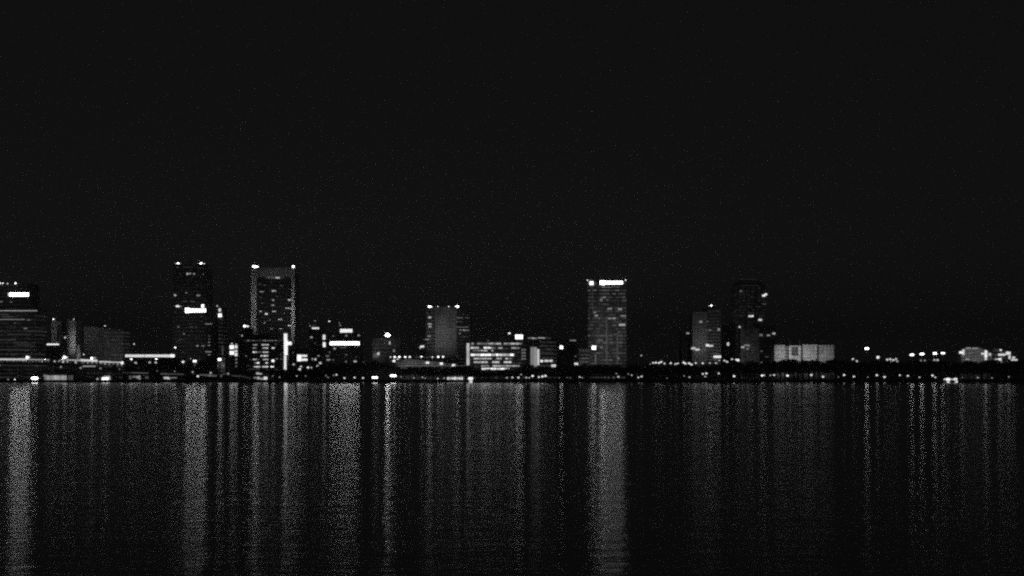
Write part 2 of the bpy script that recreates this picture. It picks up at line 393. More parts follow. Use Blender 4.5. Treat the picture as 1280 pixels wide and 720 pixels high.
# --- floodlit pier tower
b = Bld('office_tower', 'tall dark glass tower framed by two pale floodlit corner piers', 314, 369, 1720, 36)
b.body(346, rough('black_steel', .025), 9, x0=321.5, x1=363.5, d0=2, d1=34)
b.boxes('corner_pier', PALE, [(314, 321, 335, None, -1, 10)]); b.boxes('corner_pier', PALE, [(364, 368.5, 335, None, -1, 10)])
b.boxes('rear_pier', PALE, [(314, 321, 335, None, 28, 37)]); b.boxes('rear_pier', PALE, [(364, 368.5, 335, None, 28, 37)])
pl = MB().prism([(b.x(321.1), b.z(346.4)), (b.x(334), b.z(346.4)), (b.x(337), b.z(349)), (b.x(353), b.z(349)), (b.x(356), b.z(346.4)), (b.x(363.9), b.z(346.4)), (b.x(363.9), b.z(334.6)), (b.x(321.1), b.z(334.6))], -.6, 1.9)
link('crown_panel', pl.mesh('crown_panel', rough('panel', .26, .15)), b.root)
b.boxes('crown', ROOFM, [(321.2, 363.8, 334.8, 345.8, 2.2, 34)])
b.roof_lights([(316.5, 333, 1.1, 9, 335), (319, 333.2, 1.3, 16, 335), (321.6, 333.2, 1.0, 7, 335), (366.6, 333.2, 1.25, 10, 335)], .5)
b.lit([(347.2, 347.2, 4.6, 1.8, .7), (341, 346.6, 14, .8, .14)], 'crown_light', -1)
b.lit([(326.6, 364.6, 3.4, 1.3, .28), (324.6, 355, 2, .8, .08), (329, 364.4, 2, .9, .2), (342.6, 363.6, 5, 1.5, .5), (340.6, 363.4, 2, 1.3, .35), (341.4, 375.2, 3, 1.6, .26), (341, 381.4, 3.4, 1.6, .28), (361.8, 375, 3, 1.8, .7),
       (360, 385.2, 6.6, 1.3, .38), (325.8, 389.2, 3, 1.4, .3), (342.6, 389.3, 4.6, 1.5, .4), (333, 392.4, 3.2, 1.9, 1.0), (337.4, 399.8, 2, 1.1, .12), (350.2, 399.4, 5, 1.3, .34), (361.8, 407.2, 3.2, 1.7, .65),
       (331, 403.2, 2, 1.4, .25), (339.6, 411, 3, 1.2, .2), (351, 411, 3, 1.2, .16), (346.2, 371, 2, .8, .07), (328, 379, 2, .8, .06), (352, 357, 4, .8, .05), (331, 356.6, 3, .8, .06), (326, 372, 2, .8, .08), (355, 392, 2, .8, .07)])
b.flood(317.5, 452, 60, 317.5, 378, 170000, 50, .4).flood(366.5, 452, 60, 366, 385, 250000, 48, .4).flood(342, 425, 60, 342, 341, 28000, 26, .4)

# --- low blocks behind the shore, x 362 - 460
b.flood(342, 440, 50, 342, 390, 9000, 80)  # added wash on the pier tower's dark centre
b = Bld('low_building', 'low dark block with one bright pair of window rows beside the pier tower', 362, 386, 1600, 24)
b.body(437, DARKC, 6)
b.lit([(374.2, 447.5, 5.4, 8, 1.9), (380.8, 444.8, 6.4, 2.6, 1.3), (380.8, 449.6, 6.8, 2.8, 1.6), (367, 455.6, 2.8, 2.2, .4), (366, 441, 1, 3, .08)])
b = Bld('office_building', 'dark block with a small lit roof dash between the pier tower and bar signs', 386.4, 402, 1640, 24)
b.body(412, DARKC, 4)
b.lit([(394.4, 410.3, 9, 2.2, 1.2)], 'bar_sign', -.6)
b.lit([(389.3, 421.6, 2.6, 2, .55), (380, 407.6, 2, 2, .3)][:1] + [(393.6, 429, 1.4, 1.4, .12), (389.2, 448.8, 3, 2.6, 1.2), (394.2, 449.2, 2.4, 2.4, .9), (398.2, 444.8, 2.6, 1.6, .35), (391.8, 407, 2, 1, .12)])
b.roof_lights([(393.8, 401.2, .6, .6, 411), (387.3, 407.4, .6, .7, 412)])
b = Bld('office_building', 'dark block carrying two bright horizontal bar signs one above the other', 402.4, 451, 1620, 30)
b.body(417, DARKC, 12)
b.boxes('sign_frame', METAL, [(425, 440, 411, 416.9, 1.4, 2)])
b.lit([(432.6, 413.4, 15.4, 4.4, 1.5)], 'bar_sign', .9)
b.lit([(413.5 + 2.5*k, 429.2, 1.9 + .2*(k % 2), 4.2, (5.2, 6.2, 4.8, 5.7)[k % 4]) for k in range(15)], 'sign_letter', -1.0)
b.boxes('sign_frame', METAL, [(412, 450, 430.6, 431.6, -.7, -.4)])
b.lit([(405.2, 421.6, 3.4, 6, 1.2), (405.4, 430.8, 3.2, 6, 1.6)], 'edge_light', -.9)
b.lit([(418.4, 435.6, 2.8, 2, .5), (429, 434.5, 8, 1.2, .12), (433, 419.6, 2.4, 1.8, .3), (448.4, 419.4, 2.6, 2, .4), (416.6, 420, 2.2, 1.6, .15), (409.4, 445, 4.2, 1.6, .2), (410.6, 449.8, 4.6, 1.8, .4), (416.6, 449.8, 2.6, 1.2, .14),
       (412, 440.5, 2, 1.6, .15), (433, 443.6, 2, 1.6, .14), (432.5, 452, 2, 1.8, .22), (444, 451.8, 3.6, 2, .65), (454.5, 452.6, 1.6, 1.6, .1), (445, 446.4, 2, 1, .06)])
b.roof_lights([(410.6, 401.4, .85, 1.8, 417), (423.6, 403.8, .5, .6, 417), (424.6, 406.6, .6, .5, 417)], 6)

b.flood(426, 466, 40, 426, 440, 3500, 100)  # added wash lifting the dark walls of the sign block
# --- block with the blazing mast lamp
b = Bld('office_building', 'dim grey mid-rise block under the blazing rooftop mast lamp', 466, 500, 1640, 26)
b.body(424, CONC, 10, band=lambda k, n: office(.012, 2.5, 3.8, 12, .3))
b.flood(470, 458, 30, 470, 436, 12000, 50).flood(484, 405, 14, 486, 440, 6000, 80)
m_ = link('roof_mast', MB().cone((b.x(484.3), 2, b.z(424)), (b.x(484.3), 2, b.z(420.5)), .4, .25).box(b.x(481), b.x(487.6), 1.7, 2.3, b.z(420.6), b.z(420.2)).mesh('roof_mast', METAL), b.root)
for k, dx in enumerate((-2.6, -.9, .9, 2.6)):
    link('lamp', MB().ball((b.x(484.3 + dx*.8), 1.6, b.z(418.8)), .66, .6, 1.9 if k in (1, 2) else 1.2).mesh('lamp', emi(17)), m_)
b.lit([(487.2, 428.6, 1.8, 3.4, .7), (492.6, 438.4, 2.4, 3, .3), (473, 442.2, 2.8, 3, .9), (481, 429, 1.4, 1, .1)], 'wall_lamp', -.8)
b.lit([(470, 444.5, 7, 5, .05)], 'lit_window', -.5)

# --- pale central panel tower
b = Bld('office_tower', 'tower with a broad pale floodlit panel up its middle and four roof lamps', 533, 588, 1680, 34)
b.body(386, CONC, 3, x0=533, x1=544, band=lambda k, n: office(.012, 2.5, 3.8, 13, .2))
b.body(384.5, PALE, 0, x0=544.2, x1=571, d0=-1, d1=30, bands=False)
b.body(389, DARKC, 5, x0=571.2, x1=588, d0=1, d1=30, band=lambda k, n: office(.014, 2.5, 3.8, 14, .3))
b.roof_lights([(536.8, 383.2, 1.25, 10, 386), (539.6, 383.6, .8, 3, 386), (547.4, 383.6, .8, 3.4, 385), (561, 383.2, .7, 2.8, 385), (569.6, 383.2, .8, 4, 385), (572, 383.2, 1.25, 9, 386)], .5)
b.lit([(537.2, 396.8, 3.4, 2.4, .6), (537.2, 405, 4.4, 1.6, .5), (537.4, 408.2, 3.6, 1.8, .5), (536.6, 420.3, 4.4, 1.2, .32), (533.8, 424.4, 5.6, 1.1, .32), (533.8, 390.6, 2, .8, .06)])
b.lit([(574, 397.2, 9, .9, .16), (584, 397.2, 5, .8, .1), (574, 402, 8, .7, .08), (577.4, 409, 14, .9, .12), (584, 408.6, 4, .8, .1), (575.6, 412.6, 3.2, 1.2, .22), (580.4, 412.8, 4, 1.3, .45), (584.8, 412.8, 3, 1.1, .25), (574.6, 416.6, 3, 1.2, .18), (580, 421, 8, .6, .05),
       (570.6, 445.5, 3.4, 1.2, .12)], dd=.4)
b.flood(557, 452, 55, 557, 410, 60000, 54, .7).flood(537, 452, 40, 538, 425, 12000, 40)
b.boxes('core', DARKC, [(524, 532.8, 430, None, 4, 24)])
b.lit([(527.6, 433, 4.6, 2.4, 1.3), (525, 434.6, 2, 1.8, .8)], 'wall_lamp', 3)
# curved canopy hall at the shore
b = Bld('pavilion_hall', 'low pale vaulted hall with a row of round lamps along its roof', 494, 582, 1540, 36, cat='hall')
pts = [(b.x(494), 0), (b.x(582), 0), (b.x(582), b.z(457.2))] + [(b.x(p), b.z(q)) for p, q in ((576, 455.4), (560, 453.8), (540, 451.6), (520, 449.6), (508, 449), (500, 450.6), (494, 453.6))]
link('shell', MB().prism(pts, 0, 34).mesh('shell', PALE), b.root)
b.boxes('eave', rough('eave_paint', .7, .05), [(496, 583, 456.6, 457.4, -3, -.01)])
for k in range(22): b.boxes('column', CONC, [(497 + k*4, 497.5 + k*4, 457.45, None, -2.6, -2.1)])
b.lit([(540, 457.1, 84, .55, .14)], 'eave_light', -3.3)
b.roof_lights([(488.2, 446.4, .8, 1.4, 451), (493.4, 446.2, 1.15, 3.0, 451), (499.2, 446.2, 1.15, 3.0, 451), (506.4, 446.2, 1.1, 2.6, 450), (512.2, 446.2, 1.0, 2.2, 450), (526.8, 446, 1.1, 2.8, 451), (540.4, 446.4, 1.0, 1.6, 452),
               (547.8, 446, 1.15, 3.0, 453), (553.8, 446, 1.0, 2.6, 453), (492.4, 451.2, 1.5, 1.6, 454), (497, 449, .9, 1.0, 451)], .6)
b.lit([(534.6, 453.4, 4, 2.4, 1.4), (552, 454.6, 3.8, 2.6, 1.6), (567, 456.6, 4, 2.6, 1.5), (532, 446.6, 26, .6, .06)], 'wall_lamp', -3.6)
b.flood(510, 462, 24, 512, 453, 9000, 95).flood(540, 464, 26, 540, 454, 7000, 100)

# --- convention block with all floors lit
b = Bld('office_block', 'broad low office block with every floor lit and a glowing left edge', 582.5, 658, 1570, 40)
b.body(427.6, CONC, 22, x0=587.5, x1=656, fh=3.5, band=lambda k, n: office(.035, 2.5, 3.5, 40, .2))
b.boxes('edge_fin', METAL, [(582.8, 587.3, 428, None, -.3, 6)])
b.lit([(585, 433.5, 3.6, 9, .75), (585, 442.5, 3.4, 9.5, .6), (585, 452, 3.6, 9, .8)], 'edge_light', -.8)
random.seed(21); lst = []
for (y, h, x0, x1, e, p, big) in ((429.6, 1.9, 589, 656, .42, .78, 0), (434.8, 2.4, 588, 612, .95, .95, 1), (435, 1.8, 612, 648, .40, .75, 0), (438.2, 1.5, 588, 616, .42, .7, 0),
                             (443.6, 2.7, 588, 640, 1.15, .96, 1), (448.2, 1.8, 592, 641, .5, .82, 0), (452.7, 2.1, 592, 640, .55, .85, 0), (457.4, 1.6, 601, 652, .45, .9, 0), (461.0, 2.3, 602, 634, 1.0, .92, 1)):
    x = x0
    while x < x1 - 1.5:
        w = random.uniform(2.8, 6.6)
        if random.random() < p: lst.append((x + w/2, y, w - random.uniform(.3, .8), h, max(.2, round(e * random.uniform(.45, 2.0), 1))))
        x += w
b.lit(lst[:100])
b.lit([(653 + 3*(i % 2), 437.4 + 3.7*(i//2), 2, 1.8, .25) for i in range(8)], 'stair_window')
b.boxes('sign_frame', METAL, [(644, 653.5, 419, 427.5, 5, 5.5)])
b.lit([(648.8, 421, 9.6, 5.6, 2.6)], 'roof_sign', 4.4)
b.roof_lights([(636.6, 416.4, 1.3, 1.4, 427), (650.8, 426.5, .7, .4, 427), (610, 425.6, .5, .4, 427)], 8)
b.flood(620, 470, 40, 620, 440, 4000, 90)  # added wash over the office walls, no lamp stands there
# --- stair tower block
b = Bld('office_block', 'block with a glowing pale stair tower at left and faint striped floors', 660, 696, 1600, 30)
b.body(424, DARKC, 8, x0=674.5, x1=696, band=lambda k, n: office(.035, 2.5, 3.8, 17, .5))
b.boxes('stair_shaft', PALE, [(663, 672, 433, None, -1.5, 10)]); b.boxes('shaft_top', CONC, [(660, 674.3, 424.4, 432.8, 0, 30)])
b.lit([(665.2, 445, 4.2, 22, .30), (669.2, 446, 3.4, 24, .42), (672.8, 446.5, 2.6, 20, .9)], 'stair_glazing', -2)
b.lit([(664, 422.6, 8, 1.6, .25), (668, 423, 6, 1.8, .3), (677, 422.4, 9, 1.6, .45), (684.5, 422.8, 8, 1, .08)], 'roof_strip', -.4)
b.lit([(677, 451.3, 3.4, 3.2, 1.3), (683, 451, 5, 2.6, 1.0), (688.6, 451, 4.4, 2.6, 1.0), (692, 457.2, 5.8, 3.2, 1.0), (680, 432, 8, .7, .06), (686, 436, 10, .7, .06), (684, 441, 14, .7, .06)])
# --- between
b = Bld('office_building', 'dark narrow building with one bright lamp high on it before the wide-sign tower', 697, 722, 1650, 26)
b.body(425, DARKC, 6)
b.lit([(713.5, 425.6, 3, 1.8, .2), (717.6, 425.6, 4.4, 1.8, .28), (719.2, 445.3, 2, 1.8, .14)])
b.lit([(701.7, 434.2, 4, 4, 3.4)], 'wall_lamp', -.8)
b = Bld('low_building', 'small striped pale low building at the left foot of the wide-sign tower', 724, 737.5, 1600, 20)
b.body(437.5, PALE, 0, fh=3.2); b.flood(731, 462, 26, 731, 447, 13000, 60)
b.lit([(720.2, 455, 4.6, 3, 1.3)], 'wall_lamp', -.6)
# --- tower with the wide roof sign
b = Bld('office_tower', 'tallest lit tower with a wide bright sign across its roof edge', 735, 783, 1640, 38)
b.body(350.5, CONC, 12, fh=3.55, frac=.45, band=lambda k, n: office((.085, .05, .075, .045, .065)[k % 5] * (1.25 if k > n*.85 or .35 < k/n < .45 else 1), 3.3, 3.55, 20, .22))
b.lit([(766, 353.3, 25, 4, 4.9), (753, 353.4, 6, 5.2, 7.2)], 'roof_sign', -1)
b.lit([(739.4, 354, 4.8, 4.6, 2.6)], 'roof_sign', -1)
b.roof_lights([(734.5, 350.2, .8, 2, 351), (782, 350, .8, 3, 351)], .2)
b.lit([(742.3, 434.6, 5.2, 4.6, 3.6)], 'wall_lamp', -1)
random.seed(5)
b.lit([(752.4, 372.3, 2.4, 1.8, .16), (755.4, 371.6, 3, 1.8, .3), (751.4, 374.6, 3, 1.6, .25), (759, 374.8, 2.4, 1.4, .14), (762, 386, 5.4, 1.8, .3), (775, 386.4, 5, 1.8, .42), (743.4, 390.4, 3, 2.2, .22), (745.4, 394.6, 4, 2, .4),
       (762, 398, 4.4, 1.8, .3), (767.4, 398, 4, 1.8, .4), (749, 398, 2.2, 1.4, .16), (779, 394.8, 6.6, 1.6, .28), (777.6, 406, 7.6, 2.6, .55), (780, 371.6, 3, 1.6, .12), (748.4, 425.3, 3, 1.8, .12), (751.6, 425.6, 2.2, 1.8, .14), (752, 434, 3.4, 3, .1),
       (773, 447.8, 2, 2, .28), (769, 418, 3, 1, .1), (764, 358.6, 22, .9, .10), (755, 359, 4, .9, .22), (761, 359.2, 3, .9, .2), (774, 415, 3, 1.2, .12)])
b.lit([(744.3, 448.5, 1.8, 11, .10), (758.3, 425, 1.4, 60, .035), (771.6, 436, 1.6, 40, .035), (741, 372, 1, 40, .03)], 'stair_window', -.7)
b.flood(757, 462, 60, 759, 425, 34000, 60, .8).flood(759, 462, 60, 759, 385, 26000, 50, .8)

# --- right of centre
b = Bld('apartment_tower', 'slim pale apartment tower, its left face lighter, one lamp on top', 866, 901, 1680, 24)
b.body(391, PALE, 5, x0=866, x1=884, fh=3.3, frac=.3, band=lambda k, n: rough('screen', .45))
b.body(388, CONC, 4, x0=884.2, x1=901, d0=3, d1=22, fh=3.3, frac=.4)
b.plant(880, 892, 384, 388, 6, 18)
b.roof_lights([(890.2, 381.6, 1.1, 4.5, 384), (887.6, 382, .6, 1.2, 384)], 7)
b.lit([(876, 402.2, 2.8, 2, .45), (884, 402, 1.6, 1.6, .1), (887.6, 412.6, 3.4, 1.6, .16), (884, 412.8, 1.8, 1, .1), (898.4, 411.8, 2.6, 2.8, .4), (884.4, 431.6, 4, 2.6, 1.3), (888.6, 432.3, 5.4, 2, .9), (866.4, 435.4, 5, 2, .9), (871.6, 437, 5.4, 2.2, .9),
       (881, 437, 1.6, 1.4, .12), (896.6, 446, 9.4, 3, 1.3)], dd=-.7)
b.flood(875, 462, 50, 875, 424, 32000, 60, .7).flood(893, 462, 50, 893, 430, 14000, 50, .7)
b = Bld('low_building', 'short dark block with a single lit window left of the slim apartment tower', 852, 865, 1700, 20)
b.body(414.5, DARKC, 3, fh=3.3); b.lit([(859.8, 416.6, 3.4, 2, .5)])
b = Bld('low_building', 'dark mid-rise block wedged between the slim and the tall apartment towers', 901.5, 919, 1720, 20)
b.body(407, DARKC, 4, fh=3.3); b.lit([(910, 430, 2.6, 4, 1.0), (906, 417, 4, .6, .03)])
b = Bld('apartment_tower', 'tallest dim apartment tower on the right, curved crown and scattered lit windows', 917, 959, 1720, 30)
b.body(357, CONC, 8, x0=919, x1=956, fh=3.3, band=lambda k, n: office(.02, 2.2, 3.3, 30, .1))
crown = [(b.x(920), b.z(356.5)), (b.x(954), b.z(356.5))] + [(b.x(937 + 17*math.cos(a)), b.z(356.5) + 7*math.sin(a)) for a in [math.pi*k/10 for k in range(1, 10)]]
link('crown', MB().prism(crown, 2, 26).mesh('crown', rough('crown_paint', .3)), b.root)
b.lit([(954.6, 369.6, 3.6, 2.4, 1.5), (957.2, 368, 3.2, 2.4, 1.5), (955.4, 380, 4, 1.2, .1), (926, 364, 2.4, 2.2, .2), (938.4, 395.2, 6, 2, 1.1), (941, 394.8, 2, 1.6, .8), (950.2, 399.8, 4.4, 2.2, 1.0), (923.6, 408.8, 4, 2.4, .7), (937, 356.8, 22, .5, .03), (935, 349, 20, .6, .03)])
b.boxes('balcony_stack', CONC, [(921, 923, 358, None, -1.2, -.4), (931, 933, 358, None, -1.2, -.4), (943, 945, 358, None, -1.2, -.4)])
b.flood(935, 462, 60, 938, 380, 36000, 60, .8)
b = Bld('apartment_block', 'lower grey apartment wing in front of the tallest dim apartment tower', 926, 969, 1660, 26)
b.body(411, CONC, 8, x0=926, x1=949, fh=3.3, band=lambda k, n: office(.02, 2.2, 3.3, 31, .3))
b.body(408, DARKC, 6, x0=949.2, x1=969, fh=3.3, d0=3)
b.lit([(933.6, 431.6, 7, 2.2, .22), (928.4, 434, 3.6, 2.2, .6), (934.4, 436, 3, 2, .22), (936, 433, 2, 1.4, .14), (951.4, 418.8, 4, 2.6, .2), (960.4, 419.2, 4, 2, .35), (967.4, 417, 3.6, 2.4, .6), (952, 439, 2, 1.8, .12), (960, 446, 7, 1, .12)])
b.flood(937, 462, 40, 937, 436, 15000, 60, .8)

# --- pale low block
b = Bld('warehouse_block', 'long pale floodlit low block with a dark recessed opening above the trees', 968, 1042.5, 1580, 36)
b.body(432.5, PALE, 0, x0=968, x1=981, fh=3.0, frac=.25, band=lambda k, n: rough('screen', .45))
b.body(434, CONC, 0, x0=981.2, x1=986, d0=4, fh=3, frac=.3)
b.boxes('wall', PALE, [(986.2, 989.6, 432, None), (989.6, 997.8, 432, 434), (989.6, 997.8, 444.6, None), (997.8, 1000.8, 432, None)])
b.boxes('recess', DARKC, [(989.7, 997.7, 434.1, 444.5, 3, 30)])
b.boxes('wall', rough('grey_panel', .22), [(1001, 1003.6, 433, None, 4, 34)])
b.body(432, PALE, 0, x0=1003.8, x1=1021.6, fh=3.0, frac=.25, band=lambda k, n: rough('screen', .45))
b.body(434, DARKC, 0, x0=1021.8, x1=1023.6, d0=3, fh=3)
b.body(432.6, PALE, 0, x0=1023.8, x1=1042.5, fh=3.0, frac=.25, band=lambda k, n: rough('screen', .45))
b.boxes('antenna', METAL, [(988, 988.4, 427, 432, 3, 3.3), (1000, 1000.4, 425, 432, 3, 3.3)])
b.flood(977, 456, 30, 976, 440, 58000, 90).flood(1010, 456, 30, 1010, 440, 48000, 90).flood(1034, 457, 32, 1034, 441, 22000, 85).flood(993, 456, 30, 994, 440, 30000, 60)
# --- far right pale hall
b = Bld('arena_hall', 'pale octagonal lit hall near the right edge with a glaring lamp each side', 1200, 1243, 1600, 40, cat='hall')
pts = [(b.x(1202), 0), (b.x(1240), 0), (b.x(1240), b.z(441)), (b.x(1229), b.z(436.5)), (b.x(1224), b.z(434.2)), (b.x(1207), b.z(434.2)), (b.x(1202), b.z(438))]
link('shell', MB().prism(pts, 0, 38).mesh('shell', PALE), b.root)
b.boxes('roof_ring', METAL, [(1207, 1224, 433.4, 434.1, -.5, 38)])
b.lit([(1210.5, 435.2, 5.4, 1.6, .28), (1219, 435.4, 7, 1.6, .26)], 'clerestory', -.6)
for k in range(9): b.boxes('rib', CONC, [(1205 + 4*k, 1205.5 + 4*k, 438 if k < 7 else 442, None, -.5, -.01)])
b.lit([(1200.8, 440.6, 4, 2.8, 1.5), (1204, 440, 2.4, 6.4, 1.0), (1208.6, 449.6, 5, 2.4, .4), (1232.2, 442, 3, 8, 1.3), (1228.6, 442.2, 4, 2, 1.0), (1232, 447.6, 2.4, 5, 1.0), (1237, 443, 3, 2.6, .8)], 'wall_lamp', -.9)
b.flood(1216, 460, 36, 1216, 442, 30000, 80)
b = Bld('stepped_building', 'stepped building with a jagged cluster of glaring lamps at the far right', 1240.5, 1273, 1610, 30)
b.body(437, CONC, 4, x0=1240.5, x1=1250); b.body(440.5, CONC, 5, x0=1250.3, x1=1264); b.body(446, DARKC, 3, x0=1264.3, x1=1273)
b.lit([(1250.8, 437.5, 2.6, 2, 1.2), (1252, 443.4, 9, 2.8, 1.0), (1260, 441.6, 5.6, 4, 1.2), (1249.8, 449, 3.4, 3, 1.2), (1246, 449, 6, 1.2, .8), (1261.8, 446.6, 2.4, 4.4, 1.0), (1266.8, 447, 3.4, 2.4, 1.1), (1267.6, 449.8, 8, 1.8, 1.1), (1251.4, 452, 2, 2.4, .7), (1260, 452, 2.4, 1.6, .6)], 'wall_lamp', -.8)
b.flood(1246, 460, 20, 1246, 444, 5000, 90)

# ------------------------------------------------------------------ elevated roadway on the left
def bridge(name, label, pts, D, deck_w, light_segs, beads, cat='bridge', th=1.6, pier_gap=30):
    root = tag(link(name, None, loc=(wx(pts[len(pts)//2][0], D), D, 0)), label, cat)
    ox = root.location.x
    P = [(wx(p, D) - ox, wz(y, D)) for p, y in pts]
    m = MB()
    m.prism([(x, z - th) for x, z in P] + [(x, z) for x, z in reversed(P)], 0, deck_w)
    link('deck', m.mesh('deck', CONC), root)
    m = MB()
    for d in (-.3, deck_w + .003):
        m.prism([(x, z - .2) for x, z in P] + [(x, z + .9) for x, z in reversed(P)], d, d + .297)
    link('parapet', m.mesh('parapet', CONC), root)
    x = P[0][0] + 4
    while x < P[-1][0]:
        for a, b_ in zip(P, P[1:]):
            if a[0] <= x <= b_[0]:
                z = a[1] + (b_[1] - a[1]) * (x - a[0]) / (b_[0] - a[0])
        mm = MB()
        for d in (2.5, deck_w - 3.5): mm.box(x - .7, x + .7, d, d + 1.3, -1.5, z - th - 1.2)
        mm.box(x - .8, x + .8, 1, deck_w - 1, z - th - 1.198, z - th - .002)
        link('pier', mm.mesh('pier', CONC), root)
        x += pier_gap
    for (x0, y0, x1, y1, h, e) in light_segs:
        hh = h / F * D / 2; X0, X1, Z0, Z1 = wx(x0, D) - ox, wx(x1, D) - ox, wz(y0, D), wz(y1, D)
        link('light_strip', MB().prism([(X0, Z0 - hh), (X1, Z1 - hh), (X1, Z1 + hh), (X0, Z0 + hh)], -.7, -.35).mesh('light_strip', emi(e)), root)
    for (px, y, r, e) in beads:
        link('lamp', MB().ball((wx(px, D) - ox, -.9, wz(y, D)), r, r, r).mesh('lamp', emi(e)), root)
    return root
random.seed(3)
beads = [(x, 450.6 + .022*x + random.uniform(-.2, .2), .55, random.choice((.3, .5, .8, .2))) for x in range(1, 62, 4)]
beads += [(68.6, 451.7, .75, 1.0), (74, 451.6, .6, .5), (79.2, 452.4, .85, 1.1), (84.6, 452.2, .7, .7), (95, 452.8, .8, 1.1), (104, 453, .6, .5), (110, 453.6, .6, .5), (115.6, 453.4, .6, .5), (121, 454, .5, .5), (126.4, 454, .6, .6),
          (131.6, 454.9, .7, .7), (136.8, 455, .6, .6), (142, 455.3, .5, .4), (147.2, 455.6, .6, .6), (34.4, 446.8, 1.5, 2.6), (37, 446.4, .8, 1.0), (81, 446.6, 1.6, 2.4), (84, 446.8, .9, 1.1), (115, 447.8, 1.2, 4.5), (119, 447.4, .8, .8), (153, 453.4, 1.5, 1.6), (152.6, 455, .8, 1.2)]
bridge('viaduct', 'elevated roadway with a bright light strip sloping down to the right', [(-60, 449.6), (60, 450.8), (154, 454.6)], 1540, 14,
       [(-50, 449, 33, 449.2, 2.1, .85), (33, 449.2, 62, 449.8, 1.1, .55), (74, 450.2, 83, 450, .9, .45), (83, 449.8, 101, 450.4, 1.5, .6), (101, 450.2, 122, 451, 2.7, 1.0), (124, 452, 138, 452.4, 1.9, .75), (138, 452.6, 154, 453.2, 1.4, .8)], beads)
bridge('ramp', 'faintly lit lower ramp crossing under the viaduct', [(-60, 458.6), (102, 459.6), (150, 461.5)], 1500, 9,
       [(103.5, 457.8, 119.6, 457.8, 1.5, .42), (-50, 455.6, 60, 457, .8, .02)], [(76.6, 458.6, .8, .5), (101, 460, .8, .5), (125.8, 460.6, .8, .35), (46.6, 457.6, .6, .12), (149.6, 461.4, .8, .15), (0, 456.6, .8, .2)], cat='ramp')
bridge('boardwalk_bridge', 'low dim footbridge curving down towards the wide lit office', [(148, 466.2), (235, 467.6), (300, 469.4), (330, 472.2)], 1470, 6,
       [(153, 465.8, 165, 466, .9, .05), (165, 466, 185.5, 466.4, 1.2, .12), (201, 467.3, 209, 467.5, 1.8, .10), (209, 467.4, 230, 468, 1.1, .10), (250, 468.4, 256, 469, 1.3, .12), (256, 469, 271, 469.8, 2.0, .12), (276, 468.6, 285, 466.2, 1.1, .09), (290, 469.6, 300, 470.4, 1.1, .08), (300, 470, 314, 473, .9, .06)],
       [(196.6, 463.6, .6, .2), (218.6, 464.1, .6, .4), (241.2, 465, .8, .6), (263.6, 466, .9, .7), (285.6, 467.2, .8, .5), (276.6, 470.2, 1, .12), (262, 469.6, 1, .2)], cat='footbridge', th=.7, pier_gap=14)

# ------------------------------------------------------------------ lit shore pavilions and docks
def pavilion(name, label, x0, x1, ytop, ybot, D, wins, lamps=(), cat='pavilion', depth=8):
    b = Bld(name, label, x0, x1, D, depth, cat)
    b.boxes('wall', CONC, [(x0, x1, ytop + .4, None)])
    b.boxes('roof', METAL, [(x0 - .8, x1 + .8, ytop - .4, ytop + .39, -1.5, depth + .8)])
    b.lit(wins, 'lit_window', -.3)
    b.lit(lamps, 'wall_lamp', -1.0)
    return b
random.seed(11)
pavilion('riverside_pavilion', 'long low pavilion with a pale glowing glass front beside the glaring shore lamp', 55, 93, 466.6, 476, 1463,
         [(57 + 3.1*k, 472.2, 2.9, 5.8, (.18, .42, .3, .38, .6, .5, .36, .48, .42)[k]) for k in range(9)] + [(56, 469.6, 3.6, 1.2, .3), (86.8, 472.2, 2.2, 6, .10), (90, 472.2, 2, 6, .12)])
pavilion('boathouse', 'small boathouse with a glaring double lamp below the striped dim tower', 118, 140, 468.6, 477, 1462,
         [(121.8, 474.6, 2.2, 3.6, .6), (126, 476.4, 8, 1.2, .3), (134, 470.6, 8, 1.6, .35)], [(131.6, 474, 7.4, 4.4, 2.4), (135.6, 473, 4, 3, 1.2), (128.2, 474.6, 2.4, 3, .8)])
pavilion('dock_shed', 'low dock shed with short glowing windows under the long roof strip hall', 158, 190, 469.2, 476, 1461,
         [(162.8, 471.8, 3, 4.4, .12), (169, 471, 6.6, 2, .25), (174.2, 470.2, 2.4, 1.8, .6), (174.6, 473.2, 2.2, 2, .5), (172, 471.8, 2.4, 2.2, .4), (183.6, 471.8, 4, 3, .10), (152, 473, 1, 1, .05)])
pavilion('dock_shed', 'low dock shed with one thin bright window line left of the tall dark tower', 202, 226, 470.2, 476, 1461,
         [(207.6, 472.4, 6, 2.6, .7), (211, 473, 3, 1.4, .9), (217, 472.2, 8, 1.2, .28)])
pavilion('riverside_cafe', 'small shore building with a bright window row under the wide lit office', 314, 336, 464.6, 476, 1463,
         [(322, 466.8, 3.4, 2.4, .6), (325.4, 467.2, 4, 1.4, .7), (319, 472.2, 4, 1.6, .3), (323, 472.6, 3, 3, .6), (327, 473.4, 3.4, 2, .5), (331.8, 472.8, 4.4, 3.6, 1.2)], cat='cafe')
b = pavilion('ferry_landing', 'covered landing stage with a row of bright lamps below the vaulted hall', 560, 582, 468.2, 476.6, 1459,
         [(571.5, 477.2, 17, 1.0, .14)], [(560 + 2.9*k, 473.0, 2.2, 2.4 if k % 3 else 3.2, (1.0, .8, 1.2, 1.4, .9, 1.3, 1.1)[k]) for k in range(7)] + [(555.2, 472.8, 1.8, 1.6, .5)], cat='landing')  # strip under the lamps is their reflection drawn as a glow
